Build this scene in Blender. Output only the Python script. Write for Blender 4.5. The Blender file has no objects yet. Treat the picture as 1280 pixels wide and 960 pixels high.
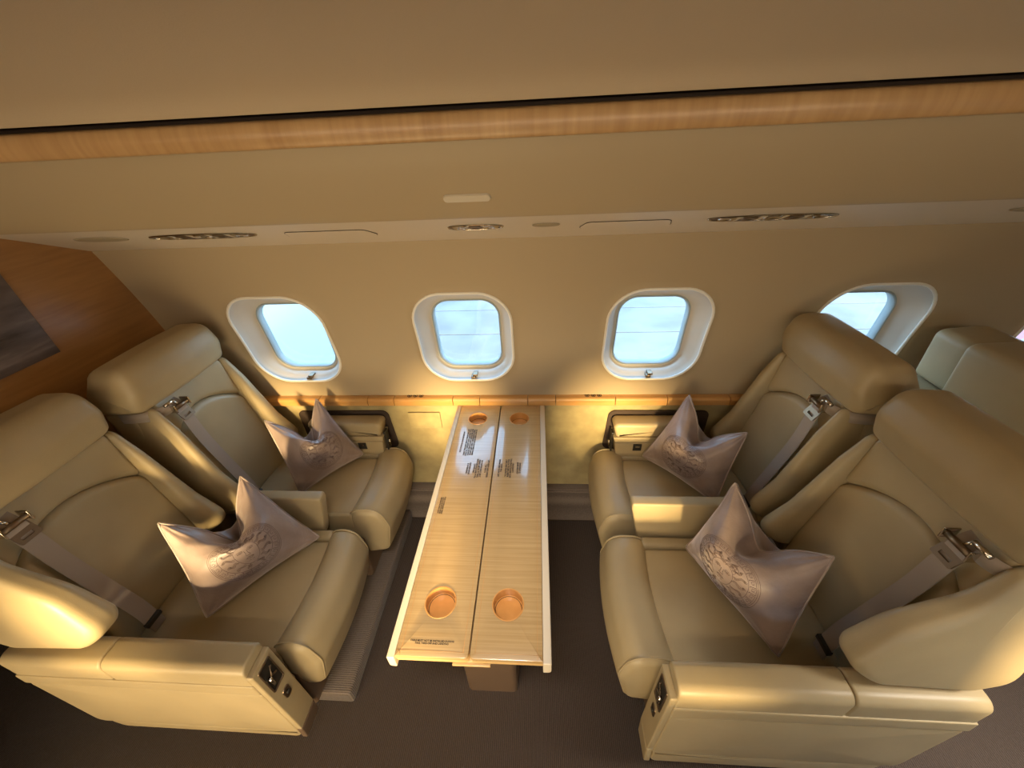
import bpy, bmesh, math, random
from mathutils import Vector, Matrix
C = bpy.context.scene.collection
PI = math.pi

# ------------------------------------------------------------------ camera, sky, sun, lamps, exposure
cam = bpy.data.cameras.new('camera')
cam.sensor_width = 36.0
cam.lens = 36.0 * 481.0 / 1280.0
cam.clip_start = 0.02
camo = bpy.data.objects.new('camera', cam); C.objects.link(camo)
_Y = Vector((31, -319, 481)).normalized()
_X = Vector((7040, -37, -481)); _X = (_X - _X.dot(_Y) * _Y).normalized()
_Z = _X.cross(_Y)
# rows: world axes expressed in image axes (right, down, forward)
def _w(v): return Vector((_X.dot(v), _Y.dot(v), _Z.dot(v)))
r_, d_, f_ = _w(Vector((1, 0, 0))), _w(Vector((0, 1, 0))), _w(Vector((0, 0, 1)))
M = Matrix((r_, -d_, -f_)).transposed().to_4x4()
M.translation = Vector((0, 0, 1.70))
camo.matrix_world = M
bpy.context.scene.camera = camo

sc = bpy.context.scene
sc.view_settings.view_transform = 'Standard'
sc.view_settings.look = 'None'
sc.view_settings.gamma = 1.0
sc.view_settings.use_curve_mapping = False
sc.view_settings.exposure = 0.0
sc.cycles.max_bounces = 10
sc.cycles.diffuse_bounces = 6
sc.cycles.transparent_max_bounces = 16
sc.cycles.sample_clamp_indirect = 6.0

world = bpy.data.worlds.new('sky'); sc.world = world; world.use_nodes = True
nt = world.node_tree; nt.nodes.clear()
out = nt.nodes.new('ShaderNodeOutputWorld'); bg = nt.nodes.new('ShaderNodeBackground')
tcw = nt.nodes.new('ShaderNodeTexCoord'); sep = nt.nodes.new('ShaderNodeSeparateXYZ')
rmp = nt.nodes.new('ShaderNodeValToRGB')
rmp.color_ramp.elements[0].position = 0.0; rmp.color_ramp.elements[0].color = (0.62, 0.76, 0.86, 1)
rmp.color_ramp.elements[1].position = 0.6; rmp.color_ramp.elements[1].color = (0.36, 0.62, 0.95, 1)
nt.links.new(tcw.outputs['Generated'], sep.inputs[0]); nt.links.new(sep.outputs['Z'], rmp.inputs[0])
nt.links.new(rmp.outputs[0], bg.inputs[0]); nt.links.new(bg.outputs[0], out.inputs[0])
bg.inputs[1].default_value = 8.0

def lamp_sun(name, direction, energy, color, angle):
    l = bpy.data.lights.new(name, 'SUN'); l.energy = energy; l.color = color; l.angle = math.radians(angle)
    o = bpy.data.objects.new(name, l); C.objects.link(o)
    o.rotation_euler = Vector(direction).to_track_quat('-Z', 'Y').to_euler(); return o
def lamp_area(name, loc, direction, sx, sy, energy, color, spread=180):
    l = bpy.data.lights.new(name, 'AREA'); l.shape = 'RECTANGLE'; l.size = sx; l.size_y = sy
    l.energy = energy; l.color = color; l.spread = math.radians(spread)
    o = bpy.data.objects.new(name, l); C.objects.link(o); o.location = loc
    o.rotation_euler = Vector(direction).to_track_quat('-Z', 'Z').to_euler(); return o
lamp_sun('low_evening_sun', (-0.045, 1.0, -0.150), 21.0, (1.0, 0.66, 0.30), 8)
# unseen warm fill lamps, added to light the cabin from outside the frame
lamp_area('opposite_upper_fill', (0.0, -0.62, 1.46), (0.0, 1.0, -0.75), 2.9, 0.10, 1.2, (1.0, 0.80, 0.54))  # added fill from the opposite side, no fixture seen there
lamp_area('ceiling_fill', (0.0, -0.50, 1.76), (0.0, 1.0, 0.12), 2.9, 0.05, 10.5, (1.0, 0.79, 0.55))  # added to lift the ceiling, source unseen
lamp_area('opposite_low_fill', (-0.80, -0.48, 0.50), (0.05, 1.0, -0.04), 1.6, 0.16, 11.0, (1.0, 0.74, 0.40), 115)  # added low gold fill for armrest sides, bolsters and lower wall
lamp_area('table_fill', (-0.16, 0.02, 1.84), (0.0, 0.50, -1.0), 0.30, 0.12, 1.7, (1.0, 0.90, 0.78), 58)  # unseen fill added to brighten tabletop and front rolls
lamp_area('aft_fill', (1.50, 0.12, 1.66), (-0.08, 0.12, -1.0), 0.25, 0.25, 11.0, (1.0, 0.90, 0.76), 84)  # added to brighten the right carpet and bolster, no lamp seen

# ------------------------------------------------------------------ materials
def mat(name, col, rough=0.5, metal=0.0, spec=0.5, coat=0.0, coat_rough=0.1, sheen=0.0):
    m = bpy.data.materials.new(name); m.use_nodes = True
    b = m.node_tree.nodes['Principled BSDF']
    b.inputs['Base Color'].default_value = (*col, 1); b.inputs['Roughness'].default_value = rough
    b.inputs['Metallic'].default_value = metal; b.inputs['Specular IOR Level'].default_value = spec
    b.inputs['Coat Weight'].default_value = coat; b.inputs['Coat Roughness'].default_value = coat_rough
    b.inputs['Sheen Weight'].default_value = sheen
    return m
def noise_chain(m, scale, vec=(1, 1, 1), detail=4, rot=(0, 0, 0)):
    n = m.node_tree.nodes; L = m.node_tree.links
    tc = n.new('ShaderNodeTexCoord'); mp = n.new('ShaderNodeMapping'); nz = n.new('ShaderNodeTexNoise')
    mp.inputs['Scale'].default_value = vec; mp.inputs['Rotation'].default_value = rot
    nz.inputs['Scale'].default_value = scale; nz.inputs['Detail'].default_value = detail
    L.new(tc.outputs['Object'], mp.inputs[0]); L.new(mp.outputs[0], nz.inputs['Vector'])
    return nz
def add_bump(m, src, strength=0.2, dist=0.001):
    n = m.node_tree.nodes; L = m.node_tree.links
    bp = n.new('ShaderNodeBump'); bp.inputs['Strength'].default_value = strength; bp.inputs['Distance'].default_value = dist
    L.new(src, bp.inputs['Height']); L.new(bp.outputs[0], n['Principled BSDF'].inputs['Normal'])
def color_by(m, src, stops):
    n = m.node_tree.nodes; L = m.node_tree.links
    cr = n.new('ShaderNodeValToRGB'); e = cr.color_ramp.elements
    while len(e) < len(stops): e.new(0.5)
    for k, (p, c) in enumerate(stops): e[k].position = p; e[k].color = (*c, 1)
    L.new(src, cr.inputs[0]); L.new(cr.outputs[0], n['Principled BSDF'].inputs['Base Color'])
    return cr
def shade(c, k): return tuple(min(1, x * k) for x in c)

def leather(name, col, rough=0.42):
    m = mat(name, col, rough, spec=0.45)
    nz = noise_chain(m, 6, detail=3); color_by(m, nz.outputs['Fac'], [(0.3, shade(col, 0.93)), (0.7, shade(col, 1.07))])
    n = m.node_tree.nodes; L = m.node_tree.links
    v = n.new('ShaderNodeTexVoronoi'); v.inputs['Scale'].default_value = 420
    tc = n.new('ShaderNodeTexCoord'); L.new(tc.outputs['Object'], v.inputs['Vector'])
    add_bump(m, v.outputs['Distance'], 0.25, 0.0004)
    return m
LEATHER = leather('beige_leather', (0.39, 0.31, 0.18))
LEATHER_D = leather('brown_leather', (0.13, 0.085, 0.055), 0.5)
def wood(name, lo, hi, vec, scale=1.0, coat=0.7, coat_rough=0.12, rough=0.35):
    m = mat(name, hi, rough, coat=coat, coat_rough=coat_rough)
    n = m.node_tree.nodes; L = m.node_tree.links
    a = noise_chain(m, scale, vec, 5); b = noise_chain(m, 3.0, (1, 1, 1), 2)
    mx = n.new('ShaderNodeMix'); mx.data_type = 'FLOAT'; mx.inputs[0].default_value = 0.3
    L.new(a.outputs['Fac'], mx.inputs[2]); L.new(b.outputs['Fac'], mx.inputs[3])
    color_by(m, mx.outputs[0], [(0.32, lo), (0.68, hi)])
    return m
MAPLE = wood('figured_maple_veneer', (0.36, 0.225, 0.09), (0.50, 0.345, 0.165), (4, 210, 60), coat=1.0, coat_rough=0.10)
MAPLE_EDGE = wood('pale_maple_edge', (0.52, 0.33, 0.13), (0.68, 0.46, 0.20), (3, 60, 200), coat=0.5)
CUPWOOD = wood('orange_cup_wood', (0.50, 0.23, 0.06), (0.62, 0.30, 0.09), (30, 30, 4), coat=0.5)
TRIMWOOD = wood('curly_maple_trim', (0.44, 0.26, 0.11), (0.58, 0.37, 0.17), (60, 3, 3), coat=0.4, coat_rough=0.3)
LEDGEWOOD = wood('honey_ledge_veneer', (0.50, 0.25, 0.07), (0.66, 0.36, 0.12), (5, 60, 60), coat=0.8)
BULKWOOD = wood('bulkhead_veneer', (0.29, 0.135, 0.04), (0.42, 0.215, 0.07), (3, 5, 70), coat=0.9, coat_rough=0.28)
RAIL = mat('cream_edge_rail', (0.60, 0.52, 0.40), 0.4)
WALLM = mat('beige_wall_laminate', (0.40, 0.315, 0.20), 0.6)
nz = noise_chain(WALLM, 500, detail=2); add_bump(WALLM, nz.outputs['Fac'], 0.15, 0.0005)
PANELM = mat('overhead_laminate', (0.43, 0.34, 0.21), 0.5)
nz = noise_chain(PANELM, 500, detail=2); add_bump(PANELM, nz.outputs['Fac'], 0.15, 0.0005)
RAILM = mat('daylit_greige_rail', (0.66, 0.58, 0.47), 0.5)  # paler rail piece, with light from windows and table put into its colour
CEILM = mat('ceiling_fabric', (0.58, 0.47, 0.32), 0.85)
nz = noise_chain(CEILM, 350, detail=3); add_bump(CEILM, nz.outputs['Fac'], 0.3, 0.0008)
SUEDE = mat('golden_suede', (0.36, 0.29, 0.13), 0.9, sheen=0.4)
nz = noise_chain(SUEDE, 14, detail=6); color_by(SUEDE, nz.outputs['Fac'], [(0.3, (0.28, 0.22, 0.10)), (0.7, (0.42, 0.34, 0.16))])
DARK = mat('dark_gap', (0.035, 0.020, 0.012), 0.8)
BEZEL = mat('window_bezel_plastic', (0.58, 0.54, 0.48), 0.4)
LIP = mat('white_window_lip', (0.80, 0.78, 0.72), 0.35)
REVEAL = mat('window_reveal', (0.30, 0.36, 0.38), 0.4)
def carpet(name, c, axis):
    m = mat(name, c, 0.95, spec=0.1, sheen=0.2)
    n = m.node_tree.nodes; L = m.node_tree.links
    tc = n.new('ShaderNodeTexCoord'); w = n.new('ShaderNodeTexWave'); w.bands_direction = axis
    w.inputs['Scale'].default_value = 48; w.inputs['Distortion'].default_value = 1.2; w.inputs['Detail'].default_value = 2
    w.inputs['Detail Scale'].default_value = 3
    L.new(tc.outputs['Object'], w.inputs['Vector'])
    nz = noise_chain(m, 220, detail=3)
    mx = n.new('ShaderNodeMix'); mx.data_type = 'FLOAT'; mx.inputs[0].default_value = 0.5
    L.new(w.outputs['Fac'], mx.inputs[2]); L.new(nz.outputs['Fac'], mx.inputs[3])
    color_by(m, mx.outputs[0], [(0.25, shade(c, 0.72)), (0.75, shade(c, 1.25))])
    add_bump(m, mx.outputs[0], 0.8, 0.003)
    return m
CARPET = carpet('ribbed_brown_carpet', (0.066, 0.048, 0.039), 'X')
CARPET2 = carpet('ribbed_grey_carpet', (0.16, 0.128, 0.108), 'Y')
CHROME = mat('chrome', (0.62, 0.57, 0.50), 0.16, metal=1.0)
BRONZE = mat('brushed_bronze', (0.24, 0.18, 0.125), 0.42, metal=1.0)
BLACKP = mat('black_plastic', (0.02, 0.018, 0.015), 0.4)
INK = mat('dark_print', (0.03, 0.02, 0.015), 0.6)
STRAP = mat('taupe_webbing', (0.33, 0.27, 0.22), 0.6, sheen=0.3)
w_ = noise_chain(STRAP, 60, (40, 40, 4), 2); add_bump(STRAP, w_.outputs['Fac'], 0.3, 0.0006)
VELVET = mat('mauve_velvet', (0.25, 0.19, 0.175), 0.38, spec=0.6, sheen=1.0)
VELVET.node_tree.nodes['Principled BSDF'].inputs['Sheen Roughness'].default_value = 0.35
VELVET.node_tree.nodes['Principled BSDF'].inputs['Sheen Tint'].default_value = (0.85, 0.78, 0.78, 1)
nz = noise_chain(VELVET, 9, detail=5); color_by(VELVET, nz.outputs['Fac'], [(0.3, (0.22, 0.165, 0.155)), (0.7, (0.36, 0.28, 0.255))])
nz2 = noise_chain(VELVET, 22, detail=4); add_bump(VELVET, nz2.outputs['Fac'], 0.5, 0.008)
THREAD = mat('embossed_outline', (0.13, 0.085, 0.075), 0.6)
PIPING = mat('velvet_piping', (0.30, 0.235, 0.21), 0.4, sheen=0.6)
PALE = mat('pale_plastic', (0.62, 0.56, 0.44), 0.4)
SPEAKER = mat('speaker_mesh', (0.36, 0.30, 0.20), 0.7)
CONCRETE = mat('pale_concrete', (0.62, 0.62, 0.60), 0.85)
nz = noise_chain(CONCRETE, 1.3, detail=7); color_by(CONCRETE, nz.outputs['Fac'], [(0.35, (0.155, 0.15, 0.14)), (0.6, (0.205, 0.20, 0.185))])
WINGM = mat('pale_wing_paint', (0.19, 0.215, 0.20), 0.5)
PINK = mat('faded_red_paint', (0.25, 0.10, 0.11), 0.7)
GLASS = bpy.data.materials.new('window_acrylic'); GLASS.use_nodes = True
_n = GLASS.node_tree; _n.nodes.clear()
_o = _n.nodes.new('ShaderNodeOutputMaterial'); _m = _n.nodes.new('ShaderNodeMixShader')
_t = _n.nodes.new('ShaderNodeBsdfTransparent'); _g = _n.nodes.new('ShaderNodeBsdfGlossy'); _f = _n.nodes.new('ShaderNodeLayerWeight'); _p = _n.nodes.new('ShaderNodeMath'); _q = _n.nodes.new('ShaderNodeMath')
_t.inputs[0].default_value = (0.93, 0.97, 0.98, 1); _g.inputs['Roughness'].default_value = 0.03; _f.inputs[0].default_value = 0.5; _p.operation = 'POWER'; _p.inputs[1].default_value = 5.0; _q.operation = 'MULTIPLY_ADD'; _q.inputs[1].default_value = 0.9; _q.inputs[2].default_value = 0.04
_n.links.new(_f.outputs['Facing'], _p.inputs[0]); _n.links.new(_p.outputs[0], _q.inputs[0]); _n.links.new(_q.outputs[0], _m.inputs[0]); _n.links.new(_t.outputs[0], _m.inputs[1]); _n.links.new(_g.outputs[0], _m.inputs[2]); _n.links.new(_m.outputs[0], _o.inputs[0])
PRINT = mat('dark_landscape_print', (0.1, 0.08, 0.08), 0.3)
nz = noise_chain(PRINT, 3.0, (1, 1.2, 7), 6, (0.35, 0, 0))
color_by(PRINT, nz.outputs['Fac'], [(0.34, (0.02, 0.012, 0.014)), (0.46, (0.10, 0.08, 0.078)), (0.60, (0.15, 0.12, 0.12)), (0.75, (0.32, 0.28, 0.27))])

# ------------------------------------------------------------------ mesh helpers
def obj(name, verts, faces, m, parent=None, smooth=True):
    me = bpy.data.meshes.new(name)
    off = parent_world(parent) if parent else Vector((0, 0, 0))
    me.from_pydata([tuple(Vector(v) - off) for v in verts], [], faces)
    bm = bmesh.new(); bm.from_mesh(me)
    bmesh.ops.recalc_face_normals(bm, faces=bm.faces[:]); bm.to_mesh(me); bm.free()
    me.materials.append(m)
    if smooth:
        for p in me.polygons: p.use_smooth = True
    o = bpy.data.objects.new(name, me); C.objects.link(o)
    if parent: o.parent = parent
    return o
def parent_world(p):
    v = Vector((0, 0, 0))
    while p: v += p.location; p = p.parent
    return v
def thing(name, label, cat, loc=(0, 0, 0), group=None):
    o = bpy.data.objects.new(name, None); C.objects.link(o); o.location = loc; o.empty_display_size = 0.05
    o['label'] = label; o['category'] = cat
    if group: o['group'] = group
    return o
def tag(o, label, cat, group=None):
    o['label'] = label; o['category'] = cat
    if group: o['group'] = group
    return o
def struct(o): o['kind'] = 'structure'; return o
def sharp(o, ang=35):
    o.data.set_sharp_from_angle(angle=math.radians(ang)); return o

def roundpoly(pts, rad, n=6):
    out = []; k = len(pts)
    if not hasattr(rad, '__len__'): rad = [rad] * k
    for i in range(k):
        p = Vector(pts[i]); a = Vector(pts[i - 1]) - p; b = Vector(pts[(i + 1) % k]) - p
        la, lb = a.length, b.length; a.normalize(); b.normalize()
        ang = a.angle(b); r = rad[i]
        if r <= 1e-6: out.append(tuple(p)); continue
        t = min(r / math.tan(ang / 2), la * 0.48, lb * 0.48); r = t * math.tan(ang / 2)
        c = p + (a + b).normalized() * (r / math.sin(ang / 2))
        s = p + a * t - c; e = p + b * t - c
        a0 = math.atan2(s.y, s.x); a1 = math.atan2(e.y, e.x)
        d = (a1 - a0 + PI) % (2 * PI) - PI
        for j in range(n + 1):
            q = a0 + d * j / n; out.append((c.x + r * math.cos(q), c.y + r * math.sin(q)))
    return out
def densify(P, step):
    out = []
    for i in range(len(P)):
        a = Vector(P[i]); b = Vector(P[(i + 1) % len(P)]); n = max(1, int((b - a).length / step))
        for j in range(n): out.append(tuple(a.lerp(b, j / n)))
    return out
def area2(P): return sum(P[i - 1][0] * P[i][1] - P[i][0] * P[i - 1][1] for i in range(len(P)))
def inset(P, d):
    s = 1 if area2(P) > 0 else -1; k = len(P); out = []
    for i in range(k):
        t = Vector(P[(i + 1) % k]) - Vector(P[i - 1])
        if t.length < 1e-9: out.append(P[i]); continue
        t.normalize(); out.append((P[i][0] - s * t.y * d, P[i][1] + s * t.x * d))
    return out
def puff(P, w0, w1, r, bulge=0.0, n=5, nl=1, capn=4):
    """closed cushion: 2D outline P swept from w0 to w1, edges rounded by r, ends bulging. returns verts (p0,p1,w), faces"""
    cx = sum(p[0] for p in P) / len(P); cy = sum(p[1] for p in P) / len(P); k = len(P)
    rings = []
    ends = []
    for j in range(n + 1):
        a = PI / 2 * j / n; ends.append((r * (1 - math.sin(a)), r * (1 - math.cos(a))))
    for ins, dep in ends: rings.append((inset(P, ins), w0 + dep))
    for j in range(1, nl): rings.append((P, w0 + r + (w1 - w0 - 2 * r) * j / nl))
    for ins, dep in reversed(ends): rings.append((inset(P, ins), w1 - dep))
    V = []; F = []
    def cap(Q, w, sgn):
        rr = []
        for j in range(capn - 1, 0, -1):
            t = j / capn
            rr.append(([(cx + (q[0] - cx) * t, cy + (q[1] - cy) * t) for q in Q], w + sgn * bulge * (1 - t * t)))
        return rr
    c0 = cap(rings[0][0], rings[0][1], -1); c1 = cap(rings[-1][0], rings[-1][1], 1)
    rings = c0[::-1] + rings + c1
    for Q, w in rings: V += [(q[0], q[1], w) for q in Q]
    for j in range(len(rings) - 1):
        for i in range(k):
            i2 = (i + 1) % k; F.append((j * k + i, j * k + i2, (j + 1) * k + i2, (j + 1) * k + i))
    V.append((cx, cy, rings[0][1] - bulge * 0.06)); V.append((cx, cy, rings[-1][1] + bulge * 0.06)); a, b = len(V) - 2, len(V) - 1
    m = (len(rings) - 1) * k
    for i in range(k):
        i2 = (i + 1) % k; F.append((a, i2, i)); F.append((b, m + i, m + i2))
    return V, F
def tube(path, r, sides=6, closed=False):
    V = []; F = []; n = len(path); path = [Vector(p) for p in path]
    up = Vector((0.13, 0.21, 0.97))
    for i, p in enumerate(path):
        if closed: t = path[(i + 1) % n] - path[i - 1]
        else: t = path[min(i + 1, n - 1)] - path[max(i - 1, 0)]
        t = t.normalized() if t.length > 1e-9 else Vector((1, 0, 0))
        a = t.cross(up); a = a.normalized() if a.length > 1e-6 else Vector((1, 0, 0)); b = t.cross(a)
        for s in range(sides):
            q = 2 * PI * s / sides; V.append(tuple(p + a * (r * math.cos(q)) + b * (r * math.sin(q))))
    for i in range(n if closed else n - 1):
        for s in range(sides):
            s2 = (s + 1) % sides; i2 = (i + 1) % n
            F.append((i * sides + s, i * sides + s2, i2 * sides + s2, i2 * sides + s))
    if not closed: F.append(tuple(range(sides))); F.append(tuple((n - 1) * sides + s for s in reversed(range(sides))))
    return V, F
def join(*parts):
    V = []; F = []
    for v, f in parts:
        o = len(V); V += list(v); F += [tuple(i + o for i in q) for q in f]
    return V, F
def bx(x0, x1, y0, y1, z0, z1, r=0.0):
    """box with optional rounded edges: outline in xz swept along y"""
    P = roundpoly([(x0, z0), (x1, z0), (x1, z1), (x0, z1)], r, 4) if r else [(x0, z0), (x1, z0), (x1, z1), (x0, z1)]
    if r:
        V, F = puff(P, y0, y1, r, 0, 3, 1, 1)
    else:
        V = [(p[0], p[1], y0) for p in P] + [(p[0], p[1], y1) for p in P]
        F = [(0, 1, 2, 3), (7, 6, 5, 4)] + [(i, (i + 1) % 4, (i + 1) % 4 + 4, i + 4) for i in range(4)]
    return [(v[0], v[2], v[1]) for v in V], F
def sweep_x(prof, x0, x1, n=2):
    V = []; F = []; k = len(prof)
    for j in range(n): 
        x = x0 + (x1 - x0) * j / (n - 1); V += [(x, p[0], p[1]) for p in prof]
    for j in range(n - 1):
        for i in range(k - 1): F.append((j * k + i, j * k + i + 1, (j + 1) * k + i + 1, (j + 1) * k + i))
    return V, F
def smoothcurve(P, n=8):
    out = []; P = [Vector(p) for p in P]; k = len(P)
    for i in range(k - 1):
        a = P[max(i - 1, 0)]; b = P[i]; c = P[i + 1]; d = P[min(i + 2, k - 1)]
        for j in range(n):
            t = j / n
            out.append(tuple(0.5 * ((2 * b) + (c - a) * t + (2 * a - 5 * b + 4 * c - d) * t * t + (3 * b - a - 3 * c + d) * t ** 3)))
    out.append(tuple(P[-1])); return out
def plate(outline, holes, z0, z1, bevel=0.0, sides=24):
    """flat plate in xy with round-ish holes"""
    bm = bmesh.new(); edges = []
    for loop in [outline] + holes:
        vs = [bm.verts.new((p[0], p[1], z0)) for p in loop]
        for i in range(len(vs)): edges.append(bm.edges.new((vs[i - 1], vs[i])))
    bmesh.ops.triangle_fill(bm, use_beauty=True, edges=edges)
    r = bmesh.ops.extrude_face_region(bm, geom=bm.faces[:])
    tv = [g for g in r['geom'] if isinstance(g, bmesh.types.BMVert)]
    bmesh.ops.translate(bm, vec=(0, 0, z1 - z0), verts=tv)
    if bevel:
        bm.normal_update()
        es = [e for e in bm.edges if e.verts[0].co.z > z1 - 1e-6 and e.verts[1].co.z > z1 - 1e-6 and len(e.link_faces) == 2
              and any(abs(f.normal.z) < 0.5 for f in e.link_faces)]
        bmesh.ops.bevel(bm, geom=es, offset=bevel, segments=2, affect='EDGES', profile=0.5)
    bm.verts.index_update()
    V = [tuple(v.co) for v in bm.verts]; F = [tuple(v.index for v in f.verts) for f in bm.faces]; bm.free()
    return V, F

# ------------------------------------------------------------------ room shell
XL, XR = -1.50, 3.0
MID = 0.16                       # cabin centre line (y)
def ywall(z):
    d = z - 0.73; return 1.378 - 0.051 * d - 0.195 * d * d
ZW0, ZW1 = 0.70, 1.44
PITCH = 0.727
WX = [-1.012, -0.285, 0.442, 1.169, 1.896, 2.623]
HW, HH, HR = 0.187, 0.205, 0.125  # half width, half height, corner radius of the window opening
WZ = 1.022
def mir(V, side): return V if side > 0 else [(v[0], 2 * MID - v[1], v[2]) for v in V]
def rr_ray(th, hw, hh, r):
    c, s = math.cos(th), math.sin(th); lo, hi = 0.0, 2.0
    for _ in range(40):
        m = (lo + hi) / 2; x, y = abs(c * m), abs(s * m)
        dx, dy = max(x - (hw - r), 0), max(y - (hh - r), 0)
        if x <= hw and y <= hh and math.hypot(dx, dy) <= r: lo = m
        else: hi = m
    return lo
def wall_cell(xc, x0, x1):
    hx0, hx1 = x0 - xc, x1 - xc; z0, z1 = ZW0 - WZ, ZW1 - WZ
    th = [2 * PI * k / 88 for k in range(88)]
    for (a, b) in ((hx0, z0), (hx1, z0), (hx1, z1), (hx0, z1)):
        t = math.atan2(b, a) % (2 * PI); k = min(range(88), key=lambda i: abs(th[i] - t)); th[k] = t
    V = []; F = []; n = 12; K = 88
    for j in range(n + 1):
        s = (j / n) ** 1.5
        for t in th:
            c, sn = math.cos(t), math.sin(t); ri = rr_ray(t, HW, HH, HR)
            ro = min((hx1 / c if c > 1e-9 else (hx0 / c if c < -1e-9 else 9)), (z1 / sn if sn > 1e-9 else (z0 / sn if sn < -1e-9 else 9)))
            r = ri + (ro - ri) * s; z = WZ + r * sn
            d = r - ri; lift = 0.006 * math.exp(-(d / 0.012) ** 2)
            V.append((xc + r * c, ywall(z) - lift, z))
    for j in range(n):
        for i in range(K): F.append((j * K + i, j * K + (i + 1) % K, (j + 1) * K + (i + 1) % K, (j + 1) * K + i))
    return V, F
def make_wall(side, name):
    parts = []
    for k, xc in enumerate(WX):
        x0 = XL if k == 0 else xc - PITCH / 2; x1 = XR if k == len(WX) - 1 else xc + PITCH / 2
        parts.append(wall_cell(xc, x0, x1))
    V, F = join(*parts); o = obj(name, mir(V, side), F, WALLM); struct(o); return o
make_wall(1, 'wall_back'); make_wall(-1, 'wall_front')

DZ = -0.013
def make_window(idx, xc, side):
    root = bpy.data.objects.new('window_%d' % idx, None); C.objects.link(root)
    yy = ywall(WZ); root.location = (xc, yy if side > 0 else 2 * MID - yy, WZ - 0.2); struct(root)
    K = 72; th = [2 * PI * k / K for k in range(K)]
    def ring(hw, hh, r, dep, dz=0.0, flat=0.0):
        out = []
        for t in th:
            q = rr_ray(t, hw, hh, r); z = WZ + dz + q * math.sin(t)
            out.append((xc + q * math.cos(t), ywall(z) * (1 - flat) + flat * (1.345 - 0.10 * (z - WZ)) + dep, z))
        return out
    def loft(rings):
        V = [p for r in rings for p in r]; F = []
        for j in range(len(rings) - 1):
            for i in range(K): F.append((j * K + i, j * K + (i + 1) % K, (j + 1) * K + (i + 1) % K, (j + 1) * K + i))
        return V, F
    V, F = loft([ring(HW, HH, HR, -0.006), ring(HW - 0.004, HH - 0.004, HR, 0.010, 0, 0.1), ring(HW - 0.012, HH - 0.012, HR - 0.01, 0.026, 0, 0.3),
                 ring(HW - 0.026, HH - 0.024, HR - 0.02, 0.040, 0, 0.6), ring(0.148, 0.170, 0.085, 0.060, DZ, 0.9), ring(0.137, 0.158, 0.072, 0.068, DZ, 1)])
    obj('bezel', mir(V, side), F, BEZEL, root)
    V, F = tube(ring(HW - 0.001, HH - 0.001, HR, -0.005), 0.0055, 8, True)
    obj('lip', mir(V, side), F, LIP, root)
    V, F = loft([ring(0.137, 0.158, 0.072, 0.068, DZ, 1), ring(0.134, 0.155, 0.070, 0.063, DZ, 1), ring(0.130, 0.151, 0.068, 0.068, DZ, 1), ring(0.129, 0.150, 0.067, 0.100, DZ, 1)])
    obj('inner_frame', mir(V, side), F, REVEAL, root)
    a = ring(0.129, 0.150, 0.067, 0.076, DZ, 1); V = a + [(xc, 1.345 + 0.078, WZ)]
    obj('pane', mir(V, side), [(i, (i + 1) % K, K) for i in range(K)], GLASS, root, smooth=False)
    a = ring(0.129, 0.150, 0.067, 0.098, DZ, 1); V = a + [(xc, 1.345 + 0.100, WZ)]
    obj('pane', mir(V, side), [(i, (i + 1) % K, K) for i in range(K)], GLASS, root, smooth=False)
    z = WZ - HH + 0.020
    V, F = join(bx(xc + 0.001, xc + 0.021, ywall(z) - 0.004, ywall(z) + 0.022, z - 0.012, z - 0.002, 0.002), bx(xc + 0.008, xc + 0.028, ywall(z) - 0.001, ywall(z) + 0.03, z - 0.002, z + 0.006, 0.002))
    obj('shade_latch', mir(V, side), F, BRONZE, root)
for k, xc in enumerate(WX): make_window(k + 1, xc, 1)
for k, xc in enumerate(WX): make_window(k + 7, xc, -1)

# floor, ceiling, overhead panel, bulkheads
V, F = bx(XL - 0.1, XR + 0.1, -1.3, 1.6, -0.05, 0.0); struct(obj('floor', V, F, CARPET, smooth=False))
ceil_prof = smoothcurve([(0.865, 1.745), (0.80, 1.783), (0.62, 1.835), (0.40, 1.868), (0.16, 1.880)], 8)
V, F = sweep_x(ceil_prof + [(2 * MID - p[0], p[1]) for p in reversed(ceil_prof[:-1])], XL, XR); struct(obj('ceiling', V, F, CEILM))
def overhead(side, n0):
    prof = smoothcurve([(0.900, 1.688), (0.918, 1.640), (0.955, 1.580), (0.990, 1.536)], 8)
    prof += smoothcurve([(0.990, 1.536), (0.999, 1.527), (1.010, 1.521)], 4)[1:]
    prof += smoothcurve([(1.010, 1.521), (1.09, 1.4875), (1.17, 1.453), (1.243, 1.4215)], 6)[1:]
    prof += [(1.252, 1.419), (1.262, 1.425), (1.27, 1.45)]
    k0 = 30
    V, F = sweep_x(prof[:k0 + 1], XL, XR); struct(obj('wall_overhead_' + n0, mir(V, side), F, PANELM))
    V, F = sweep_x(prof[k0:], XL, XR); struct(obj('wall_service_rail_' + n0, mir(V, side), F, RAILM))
    tp = smoothcurve([(0.893, 1.687), (0.885, 1.690), (0.880, 1.710), (0.884, 1.732), (0.893, 1.737)], 5)
    V, F = sweep_x(tp, XL, XR); struct(obj('trim_1' if side > 0 else 'trim_2', mir(V, side), F, TRIMWOOD))
    V, F = sweep_x([(0.893, 1.737), (0.93, 1.737), (0.93, 1.765), (0.87, 1.765), (0.866, 1.745)], XL, XR)
    struct(obj('trim_3' if side > 0 else 'trim_4', mir(V, side), F, DARK, smooth=False))
    V, F = sweep_x([(0.900, 1.688), (0.905, 1.694), (0.893, 1.687)], XL, XR)
    struct(obj('trim_5' if side > 0 else 'trim_6', mir(V, side), F, DARK, smooth=False))
overhead(1, 'back'); overhead(-1, 'front')
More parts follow.
